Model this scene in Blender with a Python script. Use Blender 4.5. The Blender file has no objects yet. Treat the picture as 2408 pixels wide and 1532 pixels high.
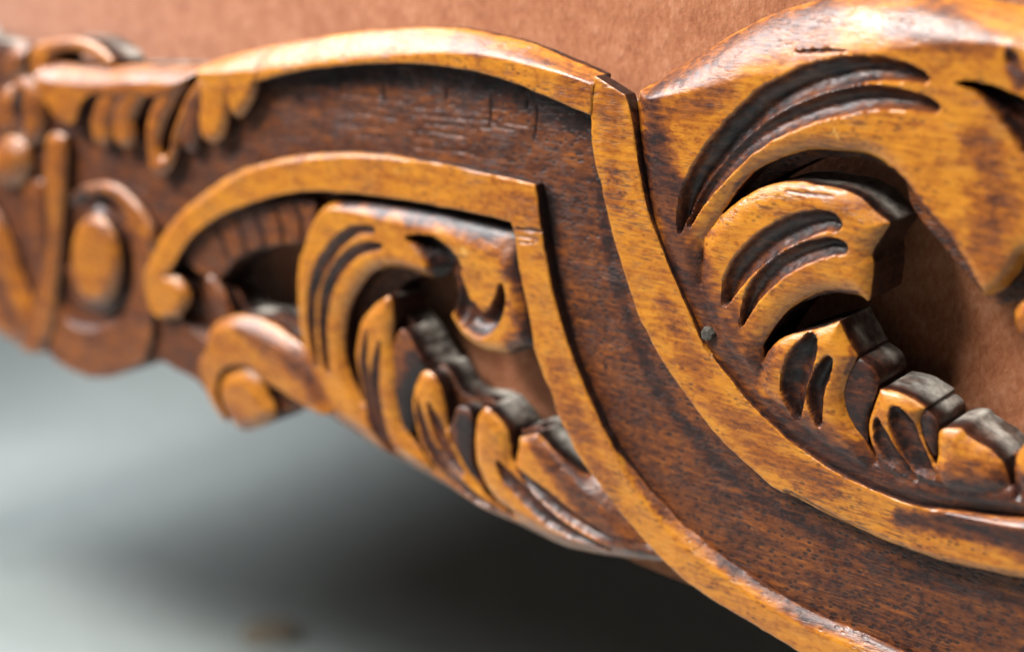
import bpy, math, random
import numpy as np
from mathutils import Vector, Euler
R = math.radians
S = bpy.context.scene
# ------------------------------------------------------------ camera
W, H = 2408.0, 1532.0                      # units in which the outlines were measured
YAW, PITCH = 40.0, 18.0
CAM = Vector((0.0, -0.25, 0.0))
LENS, SENSOR = 50.0, 36.0
FPX = LENS / SENSOR * W
cam = bpy.data.cameras.new('camera')
camo = bpy.data.objects.new('camera', cam)
S.collection.objects.link(camo); S.camera = camo
camo.location = CAM
camo.rotation_euler = Euler((R(90 - PITCH), 0, R(YAW)), 'XYZ')
cam.lens = LENS; cam.sensor_width = SENSOR; cam.clip_start = 0.01; cam.clip_end = 100
ROT = np.array(camo.rotation_euler.to_matrix())
C0 = np.array(CAM)

def U(pts, h=0.0):
    """measured outline points -> (u, v) metres on the board plane y = -h"""
    p = np.asarray(pts, float)[..., :2]
    d = np.stack([(p[..., 0] - W / 2) / FPX, -(p[..., 1] - H / 2) / FPX, -np.ones(p.shape[:-1])], -1)
    d = d @ ROT.T
    t = (-h - C0[1]) / d[..., 1]
    return np.stack([C0[0] + d[..., 0] * t, C0[2] + d[..., 2] * t], -1)

fw = ROT @ np.array([0, 0, -1.0])
q = U([(1800, 900)], 0.004)[0]
cam.dof.use_dof = True
cam.dof.focus_distance = float(np.dot(np.array([q[0], -0.004, q[1]]) - C0, fw))
cam.dof.aperture_fstop = 6.4
# ------------------------------------------------------------ light
w = bpy.data.worlds.new("World"); S.world = w; w.use_nodes = True
bg = w.node_tree.nodes['Background']
bg.inputs[0].default_value = (0.80, 0.90, 1.0, 1); bg.inputs[1].default_value = 0.03

def lamp(name, at, target, sx, sy, power, col, spread=180):
    l = bpy.data.lights.new(name, 'AREA'); l.shape = 'RECTANGLE'; l.size = sx; l.size_y = sy
    l.energy = power; l.color = col; l.spread = R(spread)
    o = bpy.data.objects.new(name, l); S.collection.objects.link(o); o.location = at
    o.rotation_euler = (Vector(target) - Vector(at)).to_track_quat('-Z', 'Y').to_euler()
    return o
lamp('front_window_light', (-0.72, -0.72, 0.98), (-0.16, 0.12, -0.02), 0.42, 0.34, 7.6, (1.0, 0.97, 0.93), 80)
lamp('added_overhead_light', (0.05, -0.20, 1.30), (-0.05, 0, 0), 0.75, 0.55, 14, (0.90, 0.94, 1.0))  # overhead area lamp added to give the gouged grooves their glare
lamp('far_window_light', (-1.12, -0.42, 0.66), (-0.30, 0.12, -0.05), 0.70, 0.60, 9.8, (0.95, 0.97, 1.0), 110)
S.view_settings.view_transform = 'Standard'; S.view_settings.look = 'None'
S.view_settings.exposure = 0.0; S.view_settings.gamma = 1.0

# ------------------------------------------------------------ materials
def nodes(name):
    m = bpy.data.materials.new(name); m.use_nodes = True
    nt = m.node_tree; b = nt.nodes['Principled BSDF']
    return m, nt, b
def N(nt, t, **kw):
    n = nt.nodes.new(t)
    for k, v in kw.items():
        if k in ('operation', 'blend_type', 'data_type', 'attribute_name', 'feature', 'interpolation_type', 'noise_dimensions', 'clamp'):
            setattr(n, k, v)
        else:
            n.inputs[k].default_value = v
    return n
def L(nt, a, b): nt.links.new(a, b)
def ramp(nt, src, stops, interp='LINEAR'):
    r = nt.nodes.new('ShaderNodeValToRGB'); e = r.color_ramp.elements; r.color_ramp.interpolation = interp
    while len(e) < len(stops): e.new(0.5)
    for i, (p, c) in enumerate(stops):
        e[i].position = p
        e[i].color = (c, c, c, 1) if isinstance(c, (int, float)) else (*c, 1)
    L(nt, src, r.inputs[0]); return r.outputs[0]
def math_(nt, op, a, b=None, clamp=False):
    n = nt.nodes.new('ShaderNodeMath'); n.operation = op; n.use_clamp = clamp
    for i, x in enumerate((a, b)):
        if x is None: continue
        if isinstance(x, (int, float)): n.inputs[i].default_value = x
        else: L(nt, x, n.inputs[i])
    return n.outputs[0]
def mixc(nt, f, a, b, mode='MIX'):
    n = nt.nodes.new('ShaderNodeMix'); n.data_type = 'RGBA'; n.blend_type = mode
    for s, x in ((n.inputs[0], f), (n.inputs[6], a), (n.inputs[7], b)):
        if isinstance(x, (int, float)): s.default_value = x
        elif isinstance(x, tuple): s.default_value = (*x, 1)
        else: L(nt, x, s)
    return n.outputs[2]

def mapped(nt, sc, rot=(0, 0, 0)):
    tc = nt.nodes.new('ShaderNodeTexCoord'); mp = nt.nodes.new('ShaderNodeMapping')
    L(nt, tc.outputs['Object'], mp.inputs[0])
    mp.inputs['Scale'].default_value = sc; mp.inputs['Rotation'].default_value = rot
    return mp.outputs[0]
def noise(nt, vec, scale, detail=4, rough=0.55, dist=0.0):
    n = nt.nodes.new('ShaderNodeTexNoise'); L(nt, vec, n.inputs['Vector'])
    n.inputs['Scale'].default_value = scale; n.inputs['Detail'].default_value = detail
    n.inputs['Roughness'].default_value = rough; n.inputs['Distortion'].default_value = dist
    return n.outputs[0]

def wood(name, gold=(0.42, 0.150, 0.013), pores=0.5, rough=0.33, bump=0.36, mottles=0.45, g0=0.44, lineamt=0.50, spec=0.42, coat=0.18):
    m, nt, b = nodes(name)
    at = nt.nodes.new('ShaderNodeAttribute'); at.attribute_name = 'stain_shade'
    du = nt.nodes.new('ShaderNodeAttribute'); du.attribute_name = 'dust'
    v1 = mapped(nt, (1, 1, 1))
    vg = mapped(nt, (0.28, 1, 1))                     # grain runs along the rail
    big = noise(nt, v1, 45, 4, 0.6, 0.6)
    mid = noise(nt, vg, 230, 5, 0.65)
    fine = noise(nt, vg, 1100, 4, 0.6)
    streak = noise(nt, mapped(nt, (0.13, 1, 1), (0, 0.06, 0)), 1900, 3, 0.6)
    # worn glaze: patches of darker varnish over the rubbed faces
    s = math_(nt, 'ADD', math_(nt, 'ADD', at.outputs['Fac'], 0.09), math_(nt, 'MULTIPLY', math_(nt, 'SUBTRACT', big, 0.5), mottles))
    spk = ramp(nt, noise(nt, mapped(nt, (0.6, 1, 1)), 700, 4, 0.75, 0.3), [(0.46, 0.0), (0.66, 1.0)])
    spg = ramp(nt, noise(nt, v1, 60, 4, 0.6, 1.0), [(0.30, 0.35), (0.75, 1.0)])
    s = math_(nt, 'ADD', s, math_(nt, 'MULTIPLY', math_(nt, 'MULTIPLY', spk, spg), 0.36))
    lines = noise(nt, mapped(nt, (0.05, 1, 1), (0, 0.04, 0)), 1300, 3, 0.5, 0.2)
    s = math_(nt, 'ADD', s, math_(nt, 'MULTIPLY', math_(nt, 'SUBTRACT', lines, 0.5), lineamt))
    s = math_(nt, 'ADD', s, math_(nt, 'MULTIPLY', math_(nt, 'SUBTRACT', mid, 0.5), 0.75))
    s = math_(nt, 'ADD', s, math_(nt, 'MULTIPLY', math_(nt, 'SUBTRACT', fine, 0.5), 0.45), True)
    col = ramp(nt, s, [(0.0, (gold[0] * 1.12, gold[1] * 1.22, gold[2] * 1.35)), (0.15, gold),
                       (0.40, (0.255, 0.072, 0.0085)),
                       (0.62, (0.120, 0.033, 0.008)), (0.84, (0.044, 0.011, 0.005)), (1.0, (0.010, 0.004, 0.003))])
    # open pores: short dark dashes
    vo = nt.nodes.new('ShaderNodeTexVoronoi'); vo.inputs['Scale'].default_value = 780
    L(nt, mapped(nt, (0.6, 1, 1)), vo.inputs['Vector'])
    pm = ramp(nt, vo.outputs['Distance'], [(0.0, 1.0), (0.20, 1.0), (0.36, 0.0)])
    gate = ramp(nt, noise(nt, v1, 140, 3, 0.6), [(g0, 0.0), (g0 + 0.16, 1.0)])
    pore = math_(nt, 'MULTIPLY', math_(nt, 'MULTIPLY', pm, gate), pores)
    gate2 = ramp(nt, noise(nt, v1, 85, 4, 0.65, 0.5), [(0.45, 0.0), (0.62, 1.0)])
    stk = math_(nt, 'MULTIPLY', math_(nt, 'MULTIPLY', ramp(nt, streak, [(0.50, 0.0), (0.64, 1.0)]), gate2), pores * 1.2, True)
    pore = math_(nt, 'MAXIMUM', pore, stk)
    col = mixc(nt, pore, col, (0.028, 0.011, 0.007))
    # pale chips
    chip = ramp(nt, noise(nt, v1, 170, 3, 0.5, 0.8), [(0.735, 0.0), (0.75, 0.8)])
    chip = math_(nt, 'MULTIPLY', chip, math_(nt, 'SUBTRACT', 0.5, at.outputs['Fac'], True))
    col = mixc(nt, chip, col, (0.70, 0.42, 0.12))
    dn = noise(nt, v1, 600, 4, 0.7)
    geo = nt.nodes.new('ShaderNodeNewGeometry'); sx = nt.nodes.new('ShaderNodeSeparateXYZ')
    L(nt, geo.outputs['True Normal'], sx.inputs[0])
    up = ramp(nt, sx.outputs[2], [(0.35, 0.0), (0.75, 1.0)])
    patch = ramp(nt, noise(nt, v1, 90, 3, 0.6), [(0.40, 0.15), (0.56, 1.0)])
    dust = math_(nt, 'MULTIPLY', math_(nt, 'MULTIPLY', du.outputs['Fac'], up), math_(nt, 'MULTIPLY', patch, ramp(nt, dn, [(0.3, 0.45), (0.6, 1.0)])))
    col = mixc(nt, math_(nt, 'MULTIPLY', dust, 0.85), col, (0.50, 0.46, 0.39))
    L(nt, col, b.inputs['Base Color'])
    rr = math_(nt, 'ADD', rough, math_(nt, 'MULTIPLY', math_(nt, 'SUBTRACT', mid, 0.45), 0.30))
    rr = math_(nt, 'ADD', rr, math_(nt, 'MULTIPLY', at.outputs['Fac'], 0.16))
    rr = math_(nt, 'ADD', rr, math_(nt, 'MULTIPLY', dust, 0.6), True)
    L(nt, rr, b.inputs['Roughness'])
    b.inputs['Specular IOR Level'].default_value = spec
    b.inputs['Coat Weight'].default_value = coat; b.inputs['Coat Roughness'].default_value = 0.25
    hsum = math_(nt, 'ADD', math_(nt, 'MULTIPLY', mid, 0.6), math_(nt, 'MULTIPLY', fine, 0.30))
    hsum = math_(nt, 'SUBTRACT', hsum, math_(nt, 'MULTIPLY', pore, 0.5))
    bp = nt.nodes.new('ShaderNodeBump'); bp.inputs['Strength'].default_value = bump; bp.inputs['Distance'].default_value = 0.0006
    L(nt, hsum, bp.inputs['Height']); L(nt, bp.outputs[0], b.inputs['Normal']); L(nt, bp.outputs[0], b.inputs['Coat Normal'])
    return m
M_GOLD = wood('honey_varnished_wood')
M_MOULD = wood('honey_varnished_moulding', mottles=0.25, pores=0.6)
M_GROUND = wood('dark_stained_ground_wood', pores=1.0, rough=0.40, bump=0.42, mottles=0.10, g0=0.16, lineamt=0.55, spec=0.32, coat=0.10)

def fabric():
    m, nt, b = nodes('terracotta_velvet')
    v = mapped(nt, (1, 1, 1))
    n1 = noise(nt, v, 160, 5, 0.7); n2 = noise(nt, mapped(nt, (1, 1, 0.5), (0, 0.6, 0)), 900, 4, 0.7)
    s = math_(nt, 'ADD', math_(nt, 'MULTIPLY', n1, 0.5), math_(nt, 'MULTIPLY', n2, 0.5))
    col = ramp(nt, s, [(0.34, (0.23, 0.070, 0.028)), (0.5, (0.33, 0.122, 0.054)), (0.64, (0.42, 0.18, 0.094))])
    L(nt, col, b.inputs['Base Color']); b.inputs['Roughness'].default_value = 0.9
    b.inputs['Specular IOR Level'].default_value = 0.15
    b.inputs['Sheen Weight'].default_value = 1.0; b.inputs['Sheen Roughness'].default_value = 0.35
    b.inputs['Sheen Tint'].default_value = (1.0, 0.98, 0.96, 1)
    bp = nt.nodes.new('ShaderNodeBump'); bp.inputs['Strength'].default_value = 0.6; bp.inputs['Distance'].default_value = 0.0008
    L(nt, s, bp.inputs['Height']); L(nt, bp.outputs[0], b.inputs['Normal'])
    return m
M_FAB = fabric()
def simple(name, col, rough=0.5, metal=0.0, nscale=60, amt=0.25, bump=0.0):
    m, nt, b = nodes(name)
    n = noise(nt, mapped(nt, (1, 1, 1)), nscale, 5, 0.6)
    c2 = tuple(c * (1 - amt) for c in col); c3 = tuple(min(1, c * (1 + amt)) for c in col)
    L(nt, ramp(nt, n, [(0.3, c2), (0.7, c3)]), b.inputs['Base Color'])
    b.inputs['Roughness'].default_value = rough; b.inputs['Metallic'].default_value = metal
    if bump:
        bp = nt.nodes.new('ShaderNodeBump'); bp.inputs['Strength'].default_value = bump; bp.inputs['Distance'].default_value = 0.001
        L(nt, n, bp.inputs['Height']); L(nt, bp.outputs[0], b.inputs['Normal'])
    return m

# ------------------------------------------------------------ relief carving
def vnoise(x, y, seed=0):
    xi = np.floor(x).astype(np.int64); yi = np.floor(y).astype(np.int64)
    fx = x - xi; fy = y - yi; fx = fx * fx * (3 - 2 * fx); fy = fy * fy * (3 - 2 * fy)
    def hsh(a, b):
        n = (a * 374761393 + b * 668265263 + seed * 974634777) & 0x7fffffff
        n = ((n ^ (n >> 13)) * 1274126177) & 0x7fffffff
        return ((n ^ (n >> 16)) & 0xffff) / 65535.0 * 2 - 1
    a = hsh(xi, yi); b = hsh(xi + 1, yi); c = hsh(xi, yi + 1); d = hsh(xi + 1, yi + 1)
    return (a * (1 - fx) + b * fx) * (1 - fy) + (c * (1 - fx) + d * fx) * fy

def smooth(pts, closed=True, n=8):
    """Catmull-Rom through (x, y[, corner])"""
    P = [np.array(p[:2], float) for p in pts]; K = [len(p) > 2 and p[2] for p in pts]
    out = []; m = len(P)
    for i in range(m if closed else m - 1):
        j = (i + 1) % m
        p1, p2 = P[i], P[j]
        p0 = p1 if (K[i] or (not closed and i == 0)) else P[i - 1]
        p3 = p2 if (K[j] or (not closed and j == m - 1)) else P[(j + 1) % m]
        for k in range(n):
            t = k / n
            out.append(0.5 * ((2 * p1) + (p2 - p0) * t + (2 * p0 - 5 * p1 + 4 * p2 - p3) * t * t + (3 * p1 - p0 - 3 * p2 + p3) * t ** 3))
    if not closed: out.append(P[-1])
    return np.array(out)

def seg_dist(q, a, b):
    ab = b - a; L2 = (ab ** 2).sum() + 1e-18
    t = np.clip(((q - a) @ ab) / L2, 0, 1)
    d = q - (a + t[:, None] * ab)
    return np.sqrt((d ** 2).sum(1)), t

def sdf(q, poly):
    out = np.full(len(q), 0.02)
    lo = poly.min(0) - 0.004; hi = poly.max(0) + 0.004
    sel = np.where((q[:, 0] > lo[0]) & (q[:, 0] < hi[0]) & (q[:, 1] > lo[1]) & (q[:, 1] < hi[1]))[0]
    if len(sel) == 0: return out
    x = q[sel, 0]; y = q[sel, 1]
    best = np.full(len(sel), 1e9); ins = np.zeros(len(sel), bool)
    n = len(poly)
    for i in range(n):
        a = poly[i]; b = poly[(i + 1) % n]
        abx = b[0] - a[0]; aby = b[1] - a[1]; L2 = abx * abx + aby * aby
        if L2 < 1e-16: continue
        dx = x - a[0]; dy = y - a[1]
        t = np.clip((dx * abx + dy * aby) / L2, 0, 1)
        d2 = (dx - t * abx) ** 2 + (dy - t * aby) ** 2
        np.minimum(best, d2, out=best)
        if a[1] != b[1]:
            ins ^= ((a[1] > y) != (b[1] > y)) & (x < abx * (y - a[1]) / aby + a[0])
    d = np.sqrt(best)
    out[sel] = np.where(ins, -d, d)
    return out

def stroke(pts, h, n=5):
    """pts: (x, y, halfwidth) -> resampled metric centre line, metric half widths"""
    P = smooth([(p[0], p[1]) for p in pts], False, n)
    wd = np.interp(np.arange(len(P)) / n, np.arange(len(pts)), [p[2] for p in pts])
    T = np.gradient(P, axis=0); T /= np.linalg.norm(T, axis=1)[:, None] + 1e-9
    Nn = np.stack([-T[:, 1], T[:, 0]], 1)
    A = U(P + Nn * wd[:, None], h); B = U(P - Nn * wd[:, None], h)
    return U(P, h), np.linalg.norm(A - B, axis=1) / 2
def stroke_ratio(q, c, wm):
    r = np.full(len(q), 9.0)
    mx = wm.max() * 1.3
    lo = c.min(0) - mx; hi = c.max(0) + mx
    sel = np.where((q[:, 0] > lo[0]) & (q[:, 0] < hi[0]) & (q[:, 1] > lo[1]) & (q[:, 1] < hi[1]))[0]
    if len(sel) == 0: return r
    qs = q[sel]; rr = np.full(len(sel), 9.0)
    for i in range(len(c) - 1):
        d, t = seg_dist(qs, c[i], c[i + 1])
        rr = np.minimum(rr, d / (wm[i] * (1 - t) + wm[i + 1] * t + 1e-9))
    r[sel] = rr
    return r

mm = 0.001
ROOT = None
def make_mesh(name, verts, faces, stain_shade, dust, mat, parent):
    me = bpy.data.meshes.new(name)
    me.from_pydata(verts.tolist() if hasattr(verts, 'tolist') else verts, [], faces)
    a = me.attributes.new('stain_shade', 'FLOAT', 'POINT'); a.data.foreach_set('value', np.asarray(stain_shade, np.float32))
    a = me.attributes.new('dust', 'FLOAT', 'POINT'); a.data.foreach_set('value', np.asarray(dust, np.float32))
    me.materials.append(mat)
    me.polygons.foreach_set('use_smooth', [True] * len(me.polygons))
    me.set_sharp_from_angle(angle=R(52))
    o = bpy.data.objects.new(name, me); S.collection.objects.link(o)
    if parent: link(o, parent)
    return o
def link(o, parent):
    o.parent = parent
    off = Vector((0, 0, 0)); p = parent
    while p: off += p.location; p = p.parent
    o.location = -off

def relief(name, polys, h, hb=-11 * mm, holes=(), grooves=(), edges=(), stains_and_shade=(), step=0.34, bevel=(0.4, 0.3),
           base=0.0, mat=None, parent=None, dome=None, rough=0.10, wob=0.12, hholes=None, wall_stain=0.80, seed=1, names=None, concave=0.0, tilt=None, gw=1.0, shallow=(), recess=(), deep=()):
    """carve: every outline in polys is one tongue of the same piece; h, hb in metres; returns one object per tongue when names is given"""
    step *= mm
    PL = [U(smooth(p), h) for p in polys]
    HL = [U(smooth(p), h if hholes is None else hholes) for p in holes]
    allp = np.concatenate(PL); lo = allp.min(0) - 2 * step; hi = allp.max(0) + 2 * step
    nx = int((hi[0] - lo[0]) / step) + 2; ny = int((hi[1] - lo[1]) / step) + 2
    gx = lo[0] + np.arange(nx) * step; gy = lo[1] + np.arange(ny) * step
    X, Y = np.meshgrid(gx, gy); Q = np.stack([X.ravel(), Y.ravel()], 1)
    wobn = wob * mm * (vnoise(Q[:, 0] / 0.0035, Q[:, 1] / 0.0035, seed) + 0.5 * vnoise(Q[:, 0] / 0.0012, Q[:, 1] / 0.0012, seed + 7))
    def field(q):
        D = np.stack([sdf(q, p) for p in PL], 0)
        s = D.min(0); which = D.argmin(0)
        for hp in HL: s = np.maximum(s, -sdf(q, hp))
        return s, which
    s, which = field(Q); s = s + wobn
    s = np.where(np.abs(s) < 1e-7, 1e-7, s)
    ins = (s < 0).reshape(ny, nx); sg = s.reshape(ny, nx); wh = which.reshape(ny, nx)
    idx = -np.ones((ny, nx), np.int64); idx[ins] = np.arange(ins.sum())
    uv = [Q[ins.ravel()]]; sv = [s[ins.ravel()]]; wv = [which[ins.ravel()]]; cnt = int(ins.sum())
    # crossings
    hx = ins[:, :-1] != ins[:, 1:]; vx = ins[:-1, :] != ins[1:, :]
    hi_ = -np.ones(hx.shape, np.int64); vi_ = -np.ones(vx.shape, np.int64)
    j, i = np.where(hx); t = sg[j, i] / (sg[j, i] - sg[j, i + 1])
    uv.append(np.stack([gx[i] + t * step, gy[j]], 1)); hi_[j, i] = cnt + np.arange(len(i)); cnt += len(i)
    wv.append(np.where(ins[j, i], wh[j, i], wh[j, i + 1]))
    j, i = np.where(vx); t = sg[j, i] / (sg[j, i] - sg[j + 1, i])
    uv.append(np.stack([gx[i], gy[j] + t * step], 1)); vi_[j, i] = cnt + np.arange(len(i)); cnt += len(i)
    wv.append(np.where(ins[j, i], wh[j, i], wh[j + 1, i]))
    uv = np.concatenate(uv); wv = np.concatenate(wv)
    sv = np.concatenate([sv[0], np.zeros(len(uv) - len(sv[0]))])
    full = ins[:-1, :-1] & ins[:-1, 1:] & ins[1:, 1:] & ins[1:, :-1]
    anyi = (ins[:-1, :-1] | ins[:-1, 1:] | ins[1:, 1:] | ins[1:, :-1]) & ~full
    j, i = np.where(full)
    faces = np.stack([idx[j, i], idx[j, i + 1], idx[j + 1, i + 1], idx[j + 1, i]], 1).tolist()
    bedges = []
    for j, i in zip(*np.where(anyi)):
        cs = ((j, i), (j, i + 1), (j + 1, i + 1), (j + 1, i)); poly = []; kinds = []
        es = (hi_[j, i], vi_[j, i + 1], hi_[j + 1, i], vi_[j, i])
        for k in range(4):
            if ins[cs[k]]: poly.append(int(idx[cs[k]])); kinds.append(0)
            e = es[k]
            if e >= 0: poly.append(int(e)); kinds.append(1 if ins[cs[k]] else 2)   # 1 = leaving, 2 = entering
        if len(poly) >= 3: faces.append(poly)
        for k in range(len(poly)):
            if kinds[k] == 1: bedges.append((poly[k], poly[(k + 1) % len(poly)]))
    # heights
    dd = np.maximum(-sv, 0)
    hh = np.full(len(uv), float(h)); st = np.full(len(uv), float(base))
    if dome is not None:
        mxd = max(dd.max(), 1e-6); t = np.clip(dd / (dome[0] * mm), 0, 1); hh -= dome[1] * mm * (1 - t) ** 2
    if concave: 
        t = np.clip(dd / (6 * mm), 0, 1); hh -= concave * mm * t * (2 - t)
    if tilt is not None:
        a, b, dr = tilt; A = U([a], h)[0]; B = U([b], h)[0]; ax = B - A
        t = np.clip(((uv - A) @ ax) / (ax @ ax), 0, 1.3); hh += dr * mm * t
    for pts, drop in edges:
        c, wm = stroke(pts, h); r = np.clip(stroke_ratio(uv, c, wm), 0, 1)
        hh -= drop * mm * (1 - r) ** 1.35
    for pts, dp, soft in recess:
        sr = -sdf(uv, U(smooth(pts), h)); hh -= dp * mm * np.clip(sr / (soft * mm), 0, 1) ** 0.7
    gsum = np.zeros(len(uv))
    for g in grooves:
        pts, dep = g[0], g[1]; sn = g[2] if len(g) > 2 else 0.8
        c, wm = stroke(pts, h); r = stroke_ratio(uv, c, wm) / gw
        r = r + 0.06 * vnoise(uv[:, 0] / 0.0015, uv[:, 1] / 0.0015, seed + 3)
        cv = 0.95 * dep * mm * np.clip(1 - r * r, 0, 1) ** 0.8
        gsum = np.maximum(gsum, cv)
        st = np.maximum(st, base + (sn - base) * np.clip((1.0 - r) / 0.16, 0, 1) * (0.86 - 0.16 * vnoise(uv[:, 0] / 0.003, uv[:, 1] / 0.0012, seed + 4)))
    hh -= gsum
    for g in stains_and_shade:
        pts, sn = g
        c, wm = stroke(pts, h); r = stroke_ratio(uv, c, wm)
        r = r + (0.12 if mat is M_GROUND else 0.28) * vnoise(uv[:, 0] / 0.006, uv[:, 1] / 0.004, seed + 5) + 0.20 * vnoise(uv[:, 0] / 0.0018, uv[:, 1] / 0.0009, seed + 6)
        st = np.maximum(st, base + (sn - base) * np.clip((1 - r) / 0.65, 0, 1))
    st = st - 0.16 * np.clip(1 - dd / (0.55 * mm), 0, 1) * (mat is not M_GROUND)
    bw, bd = bevel
    if bw > 0:
        t = np.clip(dd / (bw * mm), 0, 1)
        hh -= bd * mm * (1 - t) ** 2 * (0.75 + 0.5 * vnoise(uv[:, 0] / 0.003, uv[:, 1] / 0.003, seed + 9))
    hh += rough * mm * (vnoise(uv[:, 0] / 0.006, uv[:, 1] / 0.006, seed + 11) + 0.5 * vnoise(uv[:, 0] / 0.0022, uv[:, 1] / 0.0022, seed + 12))
    verts = np.stack([uv[:, 0], -hh, uv[:, 1]], 1)
    # walls
    bv = sorted(set(a for e in bedges for a in e)); bmap = {v: k for k, v in enumerate(bv)}
    bva = np.array(bv); nb = len(bva); rows = max(2, int((h - hb) / (1.2 * mm)))
    tops = verts[bva]; V = [verts]; ST = [st]; DU = [np.zeros(len(uv))]; WV = [wv]; start = len(verts)
    rowidx = [bva]
    hbv = np.full(nb, hb)
    for pts, hs in shallow:
        c, wm = stroke(pts, h); rr_ = stroke_ratio(uv[bva], c, wm); k_ = np.clip((1.3 - rr_) / 0.3, 0, 1)
        hbv = hbv * (1 - k_) + hs * k_
    for pts, hs in deep:
        c, wm = stroke(pts, h); rr_ = stroke_ratio(uv[bva], c, wm); hbv = np.where(rr_ < 1, hs, hbv)
    hbv = np.minimum(hbv, -tops[:, 1] - 0.2 * mm)
    for r_ in range(0, rows + 1):
        t = r_ / rows; p = tops.copy(); depth = (-p[:, 1] - hbv) * t
        if r_ == 0: pass
        p[:, 1] += depth
        jit = 0.10 * mm * (vnoise(p[:, 0] / 0.002 + r_ * 5, p[:, 2] / 0.002, seed + 21)) * (1 if r_ else 0)
        p[:, 0] += jit; p[:, 2] += jit
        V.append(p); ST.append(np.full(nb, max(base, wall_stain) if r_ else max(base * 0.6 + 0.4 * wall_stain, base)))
        DU.append(np.clip((depth - 3.0 * mm) / (3.4 * mm), 0, 1)); WV.append(wv[bva])
        if r_ > 0: rowidx.append(start + np.arange(nb) + nb * r_)
        else: rowidx.append(start + np.arange(nb))
    for r_ in range(1, len(rowidx) - 1):
        A = rowidx[r_]; B = rowidx[r_ + 1]
        for a, b in bedges:
            ka, kb = bmap[a], bmap[b]
            faces.append([int(A[kb]), int(A[ka]), int(B[ka]), int(B[kb])])
    V = np.concatenate(V); ST = np.clip(np.concatenate(ST), 0, 1); DU = np.concatenate(DU); WV = np.concatenate(WV)
    mat = mat or M_GOLD
    if names is None:
        return make_mesh(name, V, faces, ST, DU, mat, parent)
    res = []
    fw_ = np.array([WV[f[0]] for f in faces])
    for k, nm in enumerate(names):
        fs = [faces[x] for x in np.where(fw_ == k)[0]]
        if not fs: continue
        used = np.unique(np.concatenate([np.array(f) for f in fs])); mp = -np.ones(len(V), np.int64); mp[used] = np.arange(len(used))
        res.append(make_mesh(nm, V[used], [mp[f].tolist() for f in fs], ST[used], DU[used], mat, parent))
    return res

def empty(name, loc, label, cat, group=None):
    o = bpy.data.objects.new(name, None); S.collection.objects.link(o); o.location = loc
    o['label'] = label; o['category'] = cat
    if group: o['group'] = group
    return o
ROOT = empty('carved_chair', (0, 0.2, -0.40), 'carved honey-brown wooden chair seat rail with terracotta velvet upholstery above it', 'chair')
def carving(name, label=None):
    o = bpy.data.objects.new(name, None); S.collection.objects.link(o); link(o, ROOT)
    if label: o['label'] = label
    return o

# ------------------------------------------------------------ ground board with its pierced openings
HOLE_R = [(1790,440),(1850,405),(1930,375),(2040,385),(2110,430),(2135,500),(2200,580),(2250,640),(2330,720),(2420,700),(2560,700),(2560,1040),
          (2420,1050),(2350,1080),(2320,1045),(2250,1005),(2200,1010),(2178,985),(2140,945),(2062,915),(2060,890),(2040,860),(2008,838),(1985,790),(1965,755,1),(1900,770),(1840,795),(1800,815,1),
          (1830,755),(1880,715),(1960,695),(2036,712,1),(2050,620),(2086,530,1),(2040,480),(1970,445),(1850,428)]
HOLE_L1 = [(520,652),(560,612),(615,588),(720,570),(740,640),(730,760),(640,748),(570,735),(545,700)]
HOLE_L2 = [(1010,650),(1040,640),(1060,700),(1070,770),(1110,815),(1180,840),(1260,830),(1300,960),(1350,1060),(1400,1150),(1340,1112),(1256,1015),(1213,1020),
           (1190,1000),(1140,950),(1090,940),(1065,925),(1030,870),(1000,862),(985,830),(965,785),(940,750),(915,705),(930,670),(965,655)]
SIL = [(-140,60),(-60,90),(0,108),(55,128),(110,148),(180,152),(260,155),(340,158),(400,160),(460,175),(500,175),(583,160),(741,140),(864,130),(987,130),(1079,138),(1156,150),(1293,195),
       (1366,225),(1437,250),(1470,262,1),(1512,262,1),(1544,250),(1637,200),(1729,145),(1821,110),(1917,90),(2100,80),(2290,90),(2408,120),(2560,170,1),
       (2560,1660,1),(2050,1600),(1877,1520),(1723,1425),(1631,1367),(1590,1322,1),(1484,1306),(1391,1290),(1299,1266),(1210,1222),(1118,1178),(1026,1120),(928,1064),(872,1034),(811,996),
       (748,968),(690,962),(640,975),(590,985),(558,985),(530,955),(490,925),(460,892),(414,868),(382,850),(350,856),(299,870),(230,880),(180,868),(132,838),(80,820),(46,812),(0,785),(-60,750),(-140,740)]
chan_marks = []
random.seed(3)
for (x, y, a, b) in [(1155,215,1150,300),(1262,250,1255,330),(1238,232,1236,262),(900,190,902,250),(1050,205,1046,240),(700,215,712,250)]:
    chan_marks.append(([(x, y, 1), ((x + a) / 2 + 2, (y + b) / 2, 3.2), (a, b, 1)], 0.5, 0.95))
for k in range(26):      # long shallow tool marks along the channel
    x0 = random.uniform(620, 1200); y0 = 210 + random.uniform(0, 130) + (x0 - 620) * 0.06; ln = random.uniform(60, 170)
    chan_marks.append(([(x0, y0, 1), (x0 + ln / 2, y0 + random.uniform(-1, 4), random.uniform(3, 5)), (x0 + ln, y0 + ln * 0.10, 1)], random.uniform(0.15, 0.3), 0.62))
ribs = [([(520 + k * 42, 512 - k * 13, 2), (530 + k * 42, 560 - k * 14, 5), (545 + k * 40, 610 - k * 14, 2)], 1.0, 0.95) for k in range(5)]
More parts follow.
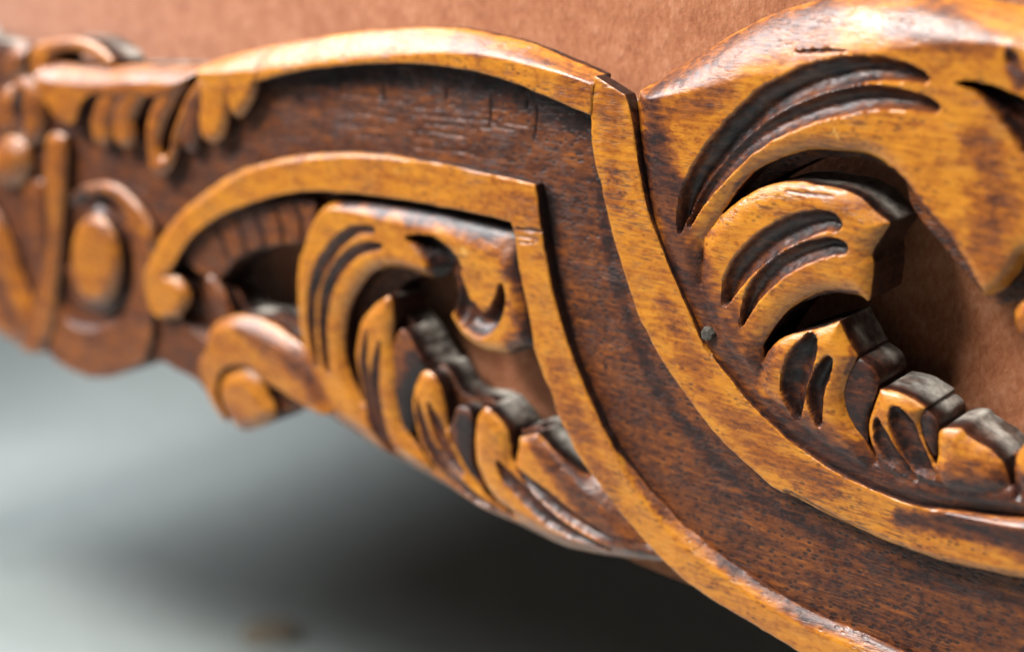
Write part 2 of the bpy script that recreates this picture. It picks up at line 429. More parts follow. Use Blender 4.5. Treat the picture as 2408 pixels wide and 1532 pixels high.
relief('ground_board', [SIL], 0.0, hb=-11.5 * mm, holes=[HOLE_R, HOLE_L1, HOLE_L2], grooves=chan_marks + ribs,
       stains_and_shade=[([(1408,300,24),(1428,560,22),(1488,780,20),(1586,968,20),(1741,1138,20),(1986,1284,20),(2191,1364,20),(2480,1434,20)], 0.76),  # dark varnish plus painted shade along the strap's lower-left edge
               ([(600,190,40),(900,165,44),(1200,220,46),(1380,290,50)], 0.80),  # dark varnish, deepened to paint the shadow band under the outer moulding
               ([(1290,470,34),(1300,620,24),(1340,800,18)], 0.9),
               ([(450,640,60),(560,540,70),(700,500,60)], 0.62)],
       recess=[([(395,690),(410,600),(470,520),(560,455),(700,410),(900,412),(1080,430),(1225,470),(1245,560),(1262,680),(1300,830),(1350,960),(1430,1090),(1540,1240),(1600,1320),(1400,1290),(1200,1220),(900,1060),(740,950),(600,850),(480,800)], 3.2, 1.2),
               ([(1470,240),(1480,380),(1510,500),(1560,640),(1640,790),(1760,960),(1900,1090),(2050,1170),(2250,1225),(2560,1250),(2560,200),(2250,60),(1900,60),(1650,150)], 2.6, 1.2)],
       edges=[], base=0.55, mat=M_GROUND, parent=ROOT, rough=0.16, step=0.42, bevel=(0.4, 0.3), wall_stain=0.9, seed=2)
# ------------------------------------------------------------ mouldings
TOPM = [(460,166),(479,147),(583,117),(703,95),(800,80),(900,71),(987,68),(1079,74),(1156,90),(1240,114),(1305,140),(1366,166),(1398,181,1),
        (1393,225),(1388,271,1),(1348,255),(1283,227),(1202,193),(1110,168),(1018,153),(895,149),(772,157),(680,171),(588,197),(540,215),(480,200)]
relief('outer_moulding', [TOPM], 4.6 * mm, mat=M_MOULD, base=0.05, grooves=[([(596,140,1),(602,175,3),(590,205,1)], 0.5, 0.3)],
       edges=[([(440,150,20),(583,112,62),(703,90,68),(800,75,70),(900,66,70),(987,63,66),(1079,68,60),(1156,84,50),(1305,134,34),(1400,178,20)], 4.8)],
       stains_and_shade=[([(1060,100,30),(1200,130,16),(1330,160,10)], 0.30), ([(1330,200,40),(1380,215,40)], 0.28)],
       step=0.34, parent=ROOT, seed=4, hb=-1.5 * mm)
STRAP = [(1397,180,1),(1437,203),(1469,224,1),(1478,258),(1489,307),(1498,368),(1512,450),(1524,500),(1544,553),(1572,626),(1597,682),(1627,752),(1649,801),(1676,841),(1713,887),(1760,945),
         (1808,993),(1851,1033),(1917,1081),(1979,1118),(2056,1154),(2145,1187),(2270,1210),(2408,1226),(2560,1232,1),(2560,1385,1),(2408,1363),(2255,1332),(2163,1301),(2071,1270),(1979,1231),
         (1902,1191),(1825,1149),(1773,1108),(1733,1070),(1698,1038),(1661,995),(1621,940),(1582,884),(1544,826),(1517,772),(1495,728),(1483,688),(1465,633),(1446,571),(1428,504),(1415,442),(1403,399),(1392,338),(1389,292),(1387,270,1)]
relief('curved_strap', [STRAP], 4.3 * mm, mat=M_MOULD, base=0.05, grooves=[([(1655,812,1),(1664,820,5),(1672,836,1)], 0.8, 0.1)],
       edges=[([(2150,1182,6),(2270,1204,14),(2408,1222,22),(2560,1230,26)], 2.0), ([(1850,1160,10),(2071,1276,20),(2255,1338,24),(2560,1392,26)], 1.0)],
       stains_and_shade=[([(1440,215,40),(1430,300,34),(1450,480,24)], 0.26), ([(1560,700,26),(1640,880,40),(1780,1040,44),(1950,1150,40)], 0.30), ([(2120,1215,30),(2260,1240,44),(2420,1275,60),(2560,1290,70)], 0.72)],
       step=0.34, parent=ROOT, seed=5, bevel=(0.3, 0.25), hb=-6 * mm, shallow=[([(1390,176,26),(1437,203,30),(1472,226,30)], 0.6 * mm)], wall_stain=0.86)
INNER = [(338,657),(341,620),(353,583),(399,522),(460,465),(537,411),(614,385),(700,367),(803,361),(895,364),(972,377),(1048,388),(1141,408),(1258,434,1),(1263,475),(1268,519),(1277,577),(1286,626),(1299,688),
         (1314,743),(1329,792),(1345,841),(1366,894),(1391,952),(1422,1016),(1452,1071),(1498,1133),(1544,1188),(1590,1238),(1646,1283),(1708,1332),(1785,1381),(1861,1428),(1923,1459),(1999,1490),(2065,1519),(2160,1560),(2260,1595,1),
         (2240,1690,1),(2050,1612),(1960,1570),(1877,1532),(1815,1493),(1723,1439),(1631,1381),(1564,1323),(1493,1246),(1458,1204),(1422,1158),(1385,1108),(1351,1056),(1330,1010),(1308,967),(1296,924),(1276,880),(1259,829),(1251,780),
         (1236,706),(1220,632),(1214,583),(1208,547),(1201,522,1),(1141,507),(1048,488),(926,467),(803,453),(703,451),(614,470),(522,504),(460,547),(430,583),(399,633),(386,650,1),(408,654),(430,682),(432,715),(414,744),(387,752),(359,736),(344,703)]
relief('inner_moulding', [INNER], 3.1 * mm, mat=M_MOULD, base=0.05, grooves=[([(1208,537,2),(1240,541,5),(1272,545,2)], 0.7, 0.55), ([(1212,556,1),(1245,560,3),(1276,566,1)], 0.4, 0.35), ([(1215,570,1),(1240,572,3),(1262,571,1)], 0.4, 0.3)],
       edges=[([(341,620,14),(399,515,20),(470,455,20),(600,382,18),(803,357,14),(972,372,8)], 1.4),
              ([(1452,1066,4),(1500,1128,20),(1590,1236,26),(1700,1326,26),(1861,1428,28),(2065,1518,30),(2260,1590,30)], 2.2),
              ([(386,648,10),(405,652,14),(432,690,14),(425,740,12),(387,752,14)], 2.0)],
       stains_and_shade=[([(1468,1090,8),(1540,1178,24),(1660,1290,22),(1861,1424,30),(2100,1530,36)], 0.60), ([(900,420,26),(1000,425,20)], 0.18), ([(1180,440,36),(1245,500,36)], 0.22), ([(1300,860,26),(1360,1010,30),(1440,1140,30)], 0.27)],
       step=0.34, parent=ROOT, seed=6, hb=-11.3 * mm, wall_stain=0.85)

# ------------------------------------------------------------ left leaf
leafL = carving('acanthus_leaf', 'smaller acanthus leaf framed by the inner moulding')
L_arch = [(762,470),(803,465),(895,470),(1018,491),(1060,502),(1062,590),(1040,600),(1030,640),(1010,662,1),(985,650),(956,640),(925,632),(895,632),(864,645),(834,682),(812,731),(803,780),(803,826),(809,858),(821,895),(845,945,1),
          (900,1010),(860,1030),(790,985),(745,930),(722,880),(705,810),(695,749),(692,688),(694,626),(702,583),(716,535),(736,498)]
L_curl = [(1000,488),(1110,514),(1199,540),(1222,583),(1232,657),(1250,749),(1262,815),(1217,815),(1181,833),(1141,827),(1097,806),(1067,770),(1048,727),(1045,688),(1057,652),(1072,632),(1060,606),(1020,560)]
L_1 = [(904,700),(914,720),(916,760),(914,800),(918,838),(926,880),(926,920),(932,961),(943,1007),(1000,1090),(1010,1130),(950,1100),(890,1060),(862,1010),(850,960),(840,905),(832,860),(829,830),(833,795),(842,760),(860,733),(885,710)]
L_2 = [(993,875),(1012,884),(1027,912),(1036,946),(1041,980),(1046,1008,1),(1056,985),(1072,960),(1070,985),(1062,1023),(1070,1056),(1091,1099),(1119,1145),(1152,1185),(1200,1225),(1150,1230),(1080,1170),(1026,1116,1),(1002,1080),(981,1040),(969,997),(963,955),(968,915),(978,885)]
L_3 = [(1134,960),(1156,977),(1184,1013),(1191,1050),(1203,1094),(1260,1160),(1290,1220),(1230,1240),(1192,1204,1),(1159,1175),(1134,1138),(1116,1095),(1110,1053),(1110,1013),(1117,980)]
L_4 = [(1213,1032,1),(1256,1022,1),(1299,1069),(1339,1109),(1366,1127),(1405,1140),(1460,1200),(1520,1280),(1480,1300),(1380,1270),(1260,1190),(1203,1098,1),(1210,1069)]
L_stem = [(715,860),(760,930),(830,985),(870,1010),(940,1070),(1030,1120),(1110,1170),(1195,1215),(1230,1170),(1300,1160),(1400,1200),(1480,1250),(1560,1310),(1600,1345,1),(1478,1334),(1385,1321),(1293,1299),(1202,1254),(1110,1213),(1018,1155),
          (920,1099),(864,1069),(803,1031),(750,990),(720,965),(700,930),(690,880)]
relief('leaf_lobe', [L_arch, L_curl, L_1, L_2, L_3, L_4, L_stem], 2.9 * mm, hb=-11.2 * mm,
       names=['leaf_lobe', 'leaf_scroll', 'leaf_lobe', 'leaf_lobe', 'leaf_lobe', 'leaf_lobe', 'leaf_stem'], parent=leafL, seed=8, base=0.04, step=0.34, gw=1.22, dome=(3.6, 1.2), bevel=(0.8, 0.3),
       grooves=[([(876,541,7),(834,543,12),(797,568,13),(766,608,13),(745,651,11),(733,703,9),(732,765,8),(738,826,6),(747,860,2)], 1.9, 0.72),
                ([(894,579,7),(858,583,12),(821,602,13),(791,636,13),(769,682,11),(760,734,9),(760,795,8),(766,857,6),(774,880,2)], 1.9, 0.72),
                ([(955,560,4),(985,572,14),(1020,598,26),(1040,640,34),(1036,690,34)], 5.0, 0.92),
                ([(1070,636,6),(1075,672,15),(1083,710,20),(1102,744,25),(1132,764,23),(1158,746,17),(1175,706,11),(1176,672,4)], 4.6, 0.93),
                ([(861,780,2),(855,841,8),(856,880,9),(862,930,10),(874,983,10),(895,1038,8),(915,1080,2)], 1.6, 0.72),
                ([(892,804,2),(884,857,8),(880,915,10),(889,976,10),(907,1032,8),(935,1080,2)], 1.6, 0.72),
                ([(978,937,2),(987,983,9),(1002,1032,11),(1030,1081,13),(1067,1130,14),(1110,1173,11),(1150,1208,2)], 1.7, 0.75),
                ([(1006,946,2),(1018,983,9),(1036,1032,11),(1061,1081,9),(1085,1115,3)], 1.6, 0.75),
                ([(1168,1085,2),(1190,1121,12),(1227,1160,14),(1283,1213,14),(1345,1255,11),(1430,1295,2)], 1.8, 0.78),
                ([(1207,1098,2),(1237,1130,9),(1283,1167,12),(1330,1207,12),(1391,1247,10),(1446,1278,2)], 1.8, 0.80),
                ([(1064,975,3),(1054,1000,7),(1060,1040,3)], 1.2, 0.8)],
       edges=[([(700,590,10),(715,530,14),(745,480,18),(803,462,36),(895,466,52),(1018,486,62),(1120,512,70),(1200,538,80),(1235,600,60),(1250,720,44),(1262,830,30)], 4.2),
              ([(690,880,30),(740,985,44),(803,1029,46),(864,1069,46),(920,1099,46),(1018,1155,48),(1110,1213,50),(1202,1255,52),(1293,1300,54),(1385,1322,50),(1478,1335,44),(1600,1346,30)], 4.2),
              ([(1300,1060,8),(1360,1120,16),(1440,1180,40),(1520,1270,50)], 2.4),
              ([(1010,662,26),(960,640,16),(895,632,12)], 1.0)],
       stains_and_shade=[([(780,466,26),(895,472,44),(1018,494,54),(1110,516,64),(1199,545,84),(1228,640,50),(1240,740,54),(1250,820,60)], 0.82),
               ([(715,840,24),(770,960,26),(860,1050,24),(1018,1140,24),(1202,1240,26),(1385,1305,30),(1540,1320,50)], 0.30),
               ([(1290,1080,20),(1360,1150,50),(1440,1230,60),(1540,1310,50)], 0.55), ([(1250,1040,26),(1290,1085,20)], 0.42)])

# ------------------------------------------------------------ right leaf
leafR = carving('acanthus_leaf', 'larger acanthus leaf with deep gouged veins right of the curved strap')
R_top = [(1510,196,1),(1544,172),(1637,114),(1729,61),(1821,25),(1882,6),(1950,-6),(2050,-14),(2150,-12),(2255,0),(2330,12),(2408,33),(2560,90,1),(2560,560,1),(2480,560),(2408,606),(2387,639),(2359,675),(2332,696),(2313,702),(2290,680),(2245,618),
         (2195,562),(2135,502),(2120,450),(2090,400),(2040,367),(1979,357),(1902,355),(1825,375),(1764,408),(1718,460),(1680,515),(1648,565,1),(1640,640),(1640,740),(1580,670),(1540,590),(1515,520),(1500,440),(1490,368),(1482,290),(1484,225)]
R_2 = [(1648,560,1),(1675,525),(1702,497),(1742,467),(1795,440),(1850,430),(1917,438),(1979,451),(2016,470),(2049,500),(2084,528,1),(2065,559),(2043,599),(2047,625),(2043,672),(2036,713,1),(2010,698),(1966,691),(1917,694),(1871,715),(1835,743),(1807,780),(1785,815,1),
       (1782,900),(1720,860),(1670,790),(1640,720)]
R_3 = [(1783,857,1),(1807,820),(1831,799),(1870,786),(1915,777),(1965,759,1),(1979,789),(1991,811),(2008,841,1),(1988,884),(1979,915),(1979,952),(1994,995),(2019,1032),(2046,1075,1),(2060,1130),(1960,1090),(1860,1010),(1780,930),(1770,890)]
R_4 = [(2062,921,1),(2102,927),(2138,943),(2168,964,1),(2157,989),(2160,1019),(2172,1056),(2190,1090,1),(2240,1160),(2140,1150),(2070,1120),(2049,1069),(2037,1032),(2037,995),(2049,958)]
R_5 = [(2206,1014),(2249,1013),(2270,1032),(2317,1062),(2352,1093,1),(2365,1150),(2300,1180),(2210,1160),(2195,1110),(2199,1069),(2199,1040)]
R_6 = [(2560,960,1),(2450,1005),(2408,1038),(2387,1066),(2375,1093),(2374,1130),(2388,1168),(2408,1191),(2460,1215),(2560,1225,1)]
R_stem = [(1525,460),(1575,530),(1612,610),(1660,700),(1720,800),(1790,890),(1880,980),(1980,1050),(2080,1100),(2200,1130),(2300,1140),(2400,1150),(2560,1160,1),(2560,1260,1),(2400,1225),(2270,1212),(2135,1210),(2035,1178),(1960,1145),(1900,1110),
          (1832,1062),(1770,1005),(1718,945),(1676,892),(1636,836),(1608,780),(1578,710),(1550,655),(1525,580),(1508,500)]
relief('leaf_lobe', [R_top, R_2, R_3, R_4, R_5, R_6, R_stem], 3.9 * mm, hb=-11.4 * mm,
       names=['leaf_lobe'] * 6 + ['leaf_stem'], parent=leafR, seed=12, deep=[([(1880,366,30),(1979,357,30),(2040,366,30),(2100,400,30),(2130,480,30),(2195,562,30),(2250,625,30),(2300,690,30),(2359,675,30)], -15.0 * mm)], base=0.06, step=0.34, gw=1.48, dome=(4.0, 1.3), bevel=(0.8, 0.35),  # deep: unseen back walls lengthened to shade the velvet in the opening
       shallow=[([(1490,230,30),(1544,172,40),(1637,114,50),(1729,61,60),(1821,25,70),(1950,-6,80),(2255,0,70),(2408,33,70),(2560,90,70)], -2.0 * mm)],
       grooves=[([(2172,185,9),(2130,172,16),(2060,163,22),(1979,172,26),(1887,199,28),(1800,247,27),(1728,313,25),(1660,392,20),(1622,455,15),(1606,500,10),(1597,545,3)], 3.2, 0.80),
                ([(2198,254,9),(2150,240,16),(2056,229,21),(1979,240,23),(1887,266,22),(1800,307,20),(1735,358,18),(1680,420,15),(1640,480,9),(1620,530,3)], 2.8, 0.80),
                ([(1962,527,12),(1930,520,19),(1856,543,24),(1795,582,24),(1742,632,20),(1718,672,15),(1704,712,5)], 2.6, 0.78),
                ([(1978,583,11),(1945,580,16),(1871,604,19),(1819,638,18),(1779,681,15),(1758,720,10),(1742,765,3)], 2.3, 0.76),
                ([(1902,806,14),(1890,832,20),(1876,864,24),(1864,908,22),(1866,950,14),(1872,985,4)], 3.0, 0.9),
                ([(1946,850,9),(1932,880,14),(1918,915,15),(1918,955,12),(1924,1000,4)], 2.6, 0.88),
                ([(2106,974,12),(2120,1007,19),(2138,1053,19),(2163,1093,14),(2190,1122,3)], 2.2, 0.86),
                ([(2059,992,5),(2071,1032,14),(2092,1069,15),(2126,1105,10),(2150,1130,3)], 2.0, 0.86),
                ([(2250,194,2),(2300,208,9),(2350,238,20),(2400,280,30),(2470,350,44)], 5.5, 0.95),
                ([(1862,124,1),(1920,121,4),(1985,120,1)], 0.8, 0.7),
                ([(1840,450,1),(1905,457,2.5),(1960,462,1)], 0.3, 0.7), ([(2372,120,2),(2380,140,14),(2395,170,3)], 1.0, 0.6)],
       edges=[([(1505,196,30),(1544,168,60),(1637,108,100),(1729,55,130),(1821,18,160),(1950,-12,170),(2050,-20,150),(2150,-18,130),(2255,-6,110),(2408,28,90),(2560,84,80)], 6.0),
              ([(2090,400,4),(2115,445,22),(2140,505,40),(2195,565,40),(2245,620,24),(2300,690,6)], 6.5),
              ([(1660,850,30),(1700,880,60),(1800,985,80),(1917,1086,100),(2050,1156,110),(2145,1190,100),(2270,1212,90),(2560,1250,90)], 1.2),
              ([(1484,225,50),(1490,368,60),(1515,520,66),(1560,660,70),(1620,780,80)], 1.6),
              ([(2408,1040,10),(2375,1095,14),(2390,1170,14)], 1.2),
              ([(2313,702,14),(2359,675,24),(2408,606,30)], 1.5)],
       stains_and_shade=[([(1530,230,50),(1545,380,70),(1570,500,80),(1620,640,84),(1680,770,90),(1740,860,100)], 0.64),([(1600,260,50),(1700,200,50)],0.3),
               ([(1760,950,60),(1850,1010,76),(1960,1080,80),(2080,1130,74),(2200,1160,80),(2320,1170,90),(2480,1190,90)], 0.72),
               ([(1530,200,70),(1680,130,90),(1800,80,90),(1900,60,80)], 0.46),
               ([(2080,60,40),(2200,70,60),(2320,110,50)], 0.46), ([(2300,330,50),(2330,450,76),(2330,600,66)], 0.40), ([(2370,120,20),(2400,190,34)], 0.6),
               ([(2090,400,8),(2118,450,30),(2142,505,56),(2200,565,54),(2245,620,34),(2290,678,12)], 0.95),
               ([(1715,455,3),(1735,430,9),(1765,405,3)], 0.5),
               ([(2010,690,4),(1960,688,9),(1910,694,5)], 0.7), ([(1995,820,10),(2000,845,10),(1985,880,8)], 0.4)])
relief('leaf_facet', [[(2010,840),(2050,866),(2063,905),(2046,955),(2036,1000),(2040,1062),(2025,1040),(1992,1005),(1970,952),(1972,905),(1985,865)]], 2.2 * mm, parent=leafR, base=0.74, seed=71, hb=-11.3 * mm, bevel=(1.2, 0.8))
relief('leaf_facet', [[(2166,964),(2196,984),(2204,1012),(2200,1076),(2178,1060),(2158,1020),(2154,990)]], 2.2 * mm, parent=leafR, base=0.72, seed=72, hb=-11.3 * mm, bevel=(1.2, 0.8))
relief('leaf_facet', [[(941,776),(952,782),(968,806),(990,850),(1004,880),(984,900),(966,950),(966,1010),(948,1010),(930,950),(922,890),(920,826),(928,798)]], 1.9 * mm, parent=leafL, base=0.50, seed=73, hb=-11.3 * mm, bevel=(0.9, 0.6),
       edges=[([(1010,870,30),(985,930,34),(975,1000,30)], 2.5)], stains_and_shade=[([(980,860,34),(960,940,34),(960,1010,30)], 0.9)])
relief('leaf_facet', [[(1073,958),(1098,962),(1110,990),(1106,1050),(1114,1098),(1138,1150),(1100,1110),(1070,1060),(1058,1023),(1064,985)]], 1.9 * mm, parent=leafL, base=0.62, seed=74, hb=-11.3 * mm, bevel=(0.9, 0.6),
       stains_and_shade=[([(1092,990,20),(1092,1050,22),(1108,1110,20)], 0.92)])
relief('leaf_lobe', [[(2560,640,1),(2450,680),(2408,708),(2382,728),(2376,750),(2384,775),(2408,815),(2460,850),(2560,860,1)]], 3.5 * mm, parent=leafR, base=0.2, seed=14,
       edges=[([(2408,706,20),(2376,750,20),(2408,818,20)], 2.0)], stains_and_shade=[([(2400,800,26),(2500,820,50)], 0.7)])

# ------------------------------------------------------------ ornaments further along the rail
def ell(cx, cy, rx, ry, rot=0.0, n=14):
    out = []
    for k in range(n):
        a = 2 * math.pi * k / n; x = rx * math.cos(a); y = ry * math.sin(a)
        out.append((cx + x * math.cos(rot) - y * math.sin(rot), cy + x * math.sin(rot) + y * math.cos(rot)))
    return out
PLATE = [(150,520),(165,462),(196,436),(245,428),(285,445),(320,485),(345,520),(358,560),(352,600),(352,680),(356,765),(340,840),(295,876),(230,890),(180,878),(128,848),(105,800),(118,700),(138,600)]
med = carving('medallion', 'oval medallion on a rounded plate beside the moulding end')
relief('plate', [PLATE], 2.2 * mm, parent=med, step=0.6, base=0.42, seed=20, bevel=(1.2, 0.9), hb=-11.1 * mm,
       grooves=[(([(150,600,20),(165,520,26),(215,470,28),(262,500,26),(285,580,24),(288,660,24),(262,730,26),(215,748,28),(165,725,26),(145,660,20)]), 2.6, 0.62)])
relief('ribbed_cove', [[(436,610),(470,545),(540,497),(640,474),(735,470),(728,560),(690,574),(610,584),(555,611),(520,650),(486,650)]], 0.4 * mm, parent=ROOT, step=0.45, base=0.50, seed=60, mat=M_GROUND, hb=-9 * mm, bevel=(1.0, 0.6),
       grooves=[([(505 + k * 46, 520 - k * 12, 2), (522 + k * 46, 565 - k * 12, 5), (540 + k * 42, 612 - k * 10, 3)], 1.1, 0.9) for k in range(5)])
relief('boss', [ell(215, 614, 57, 106, -0.08)], 5.5 * mm, parent=med, step=0.5, base=0.18, seed=21, dome=(4, 1.8), hb=0, stains_and_shade=[([(165,640,14),(185,700,20),(230,725,20)], 0.4)])
relief('rim_bead', [[(196,439),(239,430),(276,440),(313,475),(338,510),(357,548),(352,590),(335,575),(318,540),(290,500),(262,470),(230,458),(202,462)]], 3.4 * mm, parent=med, step=0.5, base=0.30, seed=22, dome=(2.0, 1.2), hb=0)
relief('cross_strap', [[(104,322),(146,326),(148,411),(142,500),(138,565),(134,620),(128,670),(118,760),(100,815),(80,834),(46,824),(56,790),(74,700),(92,630),(106,565),(104,480),(100,411)]], 4.0 * mm, parent=ROOT, step=0.5, base=0.24, seed=23, dome=(3, 1.2), hb=-11 * mm,
       stains_and_shade=[([(90,640,20),(70,790,30)], 0.35)])
relief('cross_strap', [[(-80,430),(-20,500),(10,560),(40,650),(68,720),(72,780),(50,815),(15,806),(-20,780),(-80,740)]], 3.6 * mm, parent=ROOT, step=0.6, base=0.30, seed=24, dome=(6, 2.0), hb=-11 * mm, stains_and_shade=[([(-20,640,20),(30,760,26)], 0.5)])
relief('inset_tongue', [[(48,440),(95,430),(104,560),(88,650),(74,600),(56,520)]], 1.8 * mm, parent=ROOT, step=0.6, base=0.45, seed=25, dome=(3, 1.2), hb=-6 * mm)
relief('bead', [ell(8, 384, 46, 62)], 5.0 * mm, parent=ROOT, step=0.6, base=0.22, seed=26, dome=(8, 3), hb=0)
relief('small_scroll', [ell(52, 262, 40, 84, -0.15)], 4.0 * mm, parent=ROOT, step=0.6, base=0.35, seed=27, dome=(5, 2), hb=0, grooves=[([(48,215,6),(38,260,15),(50,310,6)], 2.5, 0.9)])
relief('small_scroll', [ell(8, 262, 30, 60, 0.0)], 3.0 * mm, parent=ROOT, step=0.6, base=0.3, seed=28, dome=(5, 2), hb=0)
relief('small_scroll', [ell(28, 150, 34, 46, 0.3)], 4.0 * mm, parent=ROOT, step=0.6, base=0.42, seed=29, dome=(5, 2.5), hb=-8 * mm, grooves=[([(60,130,8),(64,190,12),(70,240,6)], 2, 0.9)])
# loop leaf on the top edge: the crest, its loop and the hanging fingers
crest = carving('crest_leaf', 'small fingered leaf along the top edge left of the outer moulding')
relief('loop', [[(55,140),(70,112),(100,97),(150,89),(200,95),(238,118),(262,150),(240,158),(215,132),(170,122),(125,126),(112,150),(108,200),(78,190)]], 2.0 * mm, parent=crest, step=0.6, base=0.2, seed=30, dome=(3, 1.2), hb=-10 * mm)
relief('crest_ridge', [[(80,150),(115,152),(160,158),(220,160),(280,155),(340,158),(400,158),(452,160),(436,178),(410,204),(380,225),(300,225),(220,222),(190,240),(170,290),(130,275),(100,235),(82,200)]], 5.0 * mm, parent=crest, step=0.5, base=0.26, seed=31,
       edges=[([(80,150,30),(115,150,46),(220,156,46),(300,152,46),(400,154,44),(456,158,36)], 5.5)], hb=-11.1 * mm)
fing = [[(262,205),(290,215),(270,250),(255,290),(250,330),(235,345),(215,335),(205,300),(215,250),(235,215)],
        [(300,210),(335,215),(320,250),(305,285),(310,320),(300,345),(272,345),(258,315),(262,265),(280,225)],
        [(395,190),(430,192),(405,235),(385,275),(372,310),(366,345),(376,372),(392,350),(405,310),(412,330),(404,370),(384,410),(360,415),(345,395),(338,340),(338,290),(355,240)],
        [(462,186),(482,196),(458,232),(440,270),(420,310),(398,350),(396,320),(412,270),(432,222)],
        [(455,215),(470,230),(462,300),(452,350),(440,362),(424,350),(418,318),(432,262)],
        [(470,190),(534,190),(534,235),(526,290),(514,325),(495,338),(474,330),(462,300),(464,240)],
        [(524,185),(592,190),(592,215),(578,252),(556,278),(540,270),(530,240)]]
for k, f in enumerate(fing):
    relief('leaf_finger', [f], (4.6 - 0.5 * (k == 4)) * mm, parent=crest, step=0.5, base=0.50 if k in (4,) else (0.10 if k in (5,6) else 0.26), seed=33 + k, dome=(3, 1.3), hb=-4 * mm, stains_and_shade=[([(f[0][0], f[0][1], 8), (f[0][0] - 5, f[0][1] + 16, 8)], 0.3)])
# scroll end below
scr = carving('scroll_end', 'small scroll with a round boss at the lower edge of the rail')
relief('scroll_band', [[(479,776),(505,753),(553,746),(599,758),(645,783),(703,828),(745,900),(775,960),(760,975),(718,956),(668,924),(622,896),(590,868),(560,858),(530,864),(512,884),(506,930),(528,985),(553,1014),(520,980),(488,930),(473,880),(468,825)]], 4.4 * mm,
       parent=scr, step=0.45, base=0.15, seed=50, hb=-11.1 * mm, edges=[([(468,830,14),(479,772,24),(553,742,30),(645,779,30),(710,830,30),(780,960,30)], 3.4)],
       stains_and_shade=[([(560,775,20),(660,830,34),(740,910,40)], 0.5)])
relief('boss', [[(513,890),(540,870),(572,872),(600,898),(620,935),(636,972),(622,995),(590,1012),(556,1015),(528,985),(508,935)]], 4.8 * mm, parent=scr, step=0.45, base=0.12, seed=51, dome=(5, 2.0), hb=-11 * mm, stains_and_shade=[([(530,960,24),(570,990,24)], 0.3)])
relief('ridge', [[(478,655),(495,652),(520,690),(540,740),(528,752),(505,730),(488,695)]], 1.8 * mm, parent=ROOT, step=0.5, base=0.45, seed=52, dome=(2, 1), hb=-9 * mm)

# ------------------------------------------------------------ nail
nu = U([(1670, 782)], 3.2 * mm)[0]
n = 7; vs = []; fs = []
for k, (rr, hgt) in enumerate([(1.5, 1.2), (1.6, 4.3), (1.4, 4.75), (0.8, 4.9)]):
    for j in range(n):
        a = 2 * math.pi * j / n + 0.3; r2 = rr * mm * (1 + 0.06 * math.sin(3 * a + k))
        vs.append((nu[0] + r2 * math.cos(a), -hgt * mm, nu[1] + r2 * math.sin(a)))
for k in range(3):
    for j in range(n): fs.append((k * n + j, k * n + (j + 1) % n, (k + 1) * n + (j + 1) % n, (k + 1) * n + j))
fs.append(tuple(range(3 * n, 4 * n)))
me = bpy.data.meshes.new('nail'); me.from_pydata(vs, [], fs); me.materials.append(simple('dull_steel', (0.075, 0.065, 0.05), 0.55, 0.4, 900, 0.4, 0.3))
o = bpy.data.objects.new('nail', me); S.collection.objects.link(o); link(o, ROOT); o['label'] = 'small dull metal nail head beside the strap'

# ------------------------------------------------------------ upholstery behind the rail
def sheet(name, f, nu_, nv_, mat, parent=None, uvr=(0, 1, 0, 1)):
    a = np.linspace(uvr[0], uvr[1], nu_); b = np.linspace(uvr[2], uvr[3], nv_)
    vs = [f(x, y) for y in b for x in a]
    fs = [(j * nu_ + i, j * nu_ + i + 1, (j + 1) * nu_ + i + 1, (j + 1) * nu_ + i) for j in range(nv_ - 1) for i in range(nu_ - 1)]
    me = bpy.data.meshes.new(name); me.from_pydata(vs, [], fs); me.materials.append(mat)
    me.polygons.foreach_set('use_smooth', [True] * len(fs))
    o = bpy.data.objects.new(name, me); S.collection.objects.link(o)
    if parent: link(o, parent)
    return o
low = U(smooth([(-400,700),(0,740),(200,820),(460,850),(800,960),(1100,1150),(1400,1280),(1700,1400),(2500,1650)], False, 4), -16.5 * mm)
def up_f(x, t):
    z0 = float(np.interp(x, low[:, 0], low[:, 1])); z1 = 0.16
    z = z0 + (z1 - z0) * t
    y = 0.0170 + 0.0015 * math.sin(x * 9) - 0.002 * math.sin(math.pi * min(1, max(0, (z + 0.02) / 0.18)))
    if t > 0.8: y += 0.10 * ((t - 0.8) / 0.2) ** 2
    return (x, y + 0.001, z)
sheet('upholstery', up_f, 160, 60, M_FAB, ROOT, (-0.75, 0.34, 0, 1))
# unseen seat box behind the rail, sized to keep light off the floor
def box(name, lo, hi, mat, parent=None, bev=0.004):
    import bmesh
    bm = bmesh.new(); bmesh.ops.create_cube(bm, size=1)
    for v in bm.verts: v.co = Vector([(lo[i] + hi[i]) / 2 + v.co[i] * (hi[i] - lo[i]) for i in range(3)])
    bmesh.ops.bevel(bm, geom=bm.edges[:], offset=bev, segments=2, affect='EDGES')
    me = bpy.data.meshes.new(name); bm.to_mesh(me); bm.free(); me.materials.append(mat)
    o = bpy.data.objects.new(name, me); S.collection.objects.link(o)
    if parent: link(o, parent)
    return o
box('unseen_seat_box', (-0.80, 0.032, -0.150), (0.45, 0.62, 0.08), simple('raw_dark_wood', (0.07, 0.035, 0.02), 0.7, 0, 80, 0.4), ROOT)

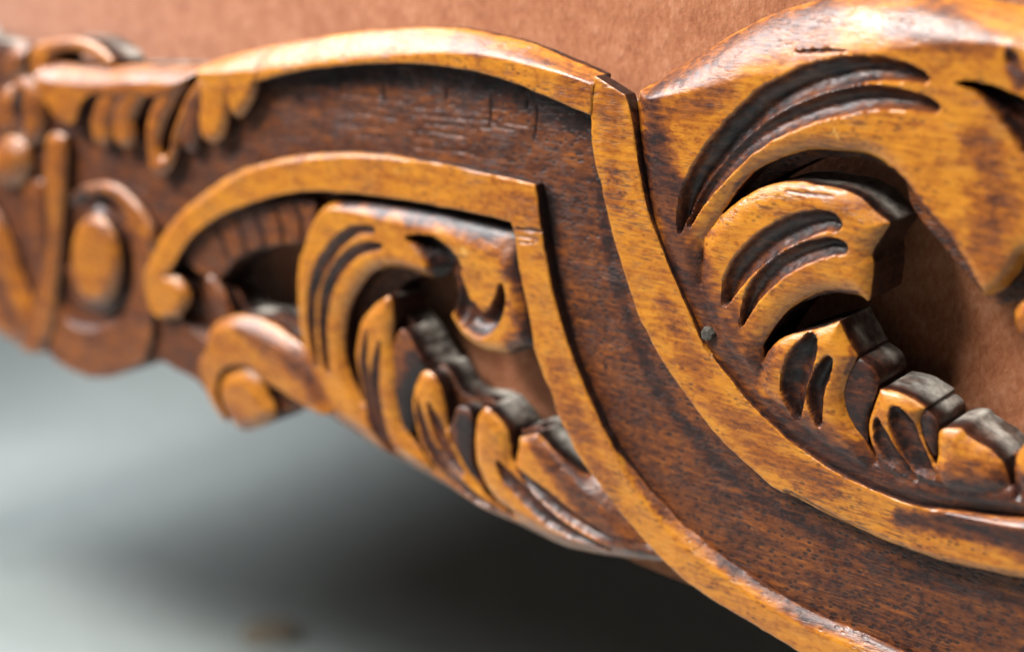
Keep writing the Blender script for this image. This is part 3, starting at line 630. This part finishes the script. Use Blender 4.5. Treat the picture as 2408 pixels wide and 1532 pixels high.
for lx, ly in ((-0.76, 0.02), (-0.76, 0.55), (0.55, 0.02), (0.55, 0.55)):  # unseen legs, added for the dark streak they cast across the floor
    n = 12; vs = []; fs = []
    prof = [(-0.40, 0.026), (-0.385, 0.032), (-0.36, 0.020), (-0.28, 0.018), (-0.20, 0.028), (-0.16, 0.036), (-0.08, 0.036)]
    for k, (z, r_) in enumerate(prof):
        off = -0.02 * math.sin((z + 0.40) / 0.32 * math.pi)
        for j in range(n):
            a = 2 * math.pi * j / n; vs.append((lx + off + r_ * math.cos(a), ly + r_ * math.sin(a), z))
    for k in range(len(prof) - 1):
        for j in range(n): fs.append((k * n + j, k * n + (j + 1) % n, (k + 1) * n + (j + 1) % n, (k + 1) * n + j))
    fs += [tuple(range(n))[::-1], tuple(range((len(prof) - 1) * n, len(prof) * n))]
    me = bpy.data.meshes.new('unseen_leg'); me.from_pydata(vs, [], fs); me.materials.append(M_GOLD)
    me.polygons.foreach_set('use_smooth', [True] * len(fs))
    o = bpy.data.objects.new('unseen_leg', me); S.collection.objects.link(o); link(o, ROOT)

# ------------------------------------------------------------ floor
FZ = -0.40
def floor_mat(name, col):
    m, nt, b = nodes(name)
    v = mapped(nt, (1, 1, 1))
    n1 = noise(nt, v, 3.0, 4, 0.5); n2 = noise(nt, v, 60, 5, 0.6)
    s = math_(nt, 'ADD', math_(nt, 'MULTIPLY', n1, 0.7), math_(nt, 'MULTIPLY', n2, 0.3))
    L(nt, ramp(nt, s, [(0.3, tuple(c * 0.8 for c in col)), (0.7, tuple(c * 1.15 for c in col))]), b.inputs['Base Color'])
    b.inputs['Roughness'].default_value = 0.62
    return m
me = bpy.data.meshes.new('floor'); me.from_pydata([(-8, -8, FZ), (8, -8, FZ), (8, 8, FZ), (-8, 8, FZ)], [], [(0, 1, 2, 3)])
me.materials.append(floor_mat('grey_floor', (0.49, 0.545, 0.53)))
o = bpy.data.objects.new('floor', me); S.collection.objects.link(o); o['kind'] = 'structure'

# small dry scrap lying on the floor
rnd = random.Random(5); vs = [(0, 0, 0.006)]; n = 12
for k, (rr, z) in enumerate([(0.6, 0.007), (1.0, 0.003)]):
    for j in range(n):
        a = 2 * math.pi * j / n; r2 = rr * (1 + rnd.uniform(-0.15, 0.15))
        vs.append((0.017 * r2 * math.cos(a), 0.011 * r2 * math.sin(a), z + rnd.uniform(-0.001, 0.002)))
fs = [(0, 1 + j, 1 + (j + 1) % n) for j in range(n)] + [(1 + j, 1 + n + j, 1 + n + (j + 1) % n, 1 + (j + 1) % n) for j in range(n)]
vs += [(x, y, 0.0006) for x, y, z in vs[1 + n:1 + 2 * n]]
fs += [(1 + n + j, 1 + 2 * n + j, 1 + 2 * n + (j + 1) % n, 1 + n + (j + 1) % n) for j in range(n)] + [tuple(range(1 + 2 * n, 1 + 3 * n))[::-1]]
me = bpy.data.meshes.new('floor_scrap'); me.from_pydata(vs, [], fs); me.materials.append(simple('dry_tan', (0.33, 0.28, 0.21), 0.8, 0, 200, 0.3))
o = bpy.data.objects.new('floor_scrap', me); S.collection.objects.link(o); o.location = (-0.54, 0.19, FZ); o.rotation_euler = (0, 0, 0.7)
o['label'] = 'small tan scrap lying on the blurred grey floor'; o['category'] = 'scrap'
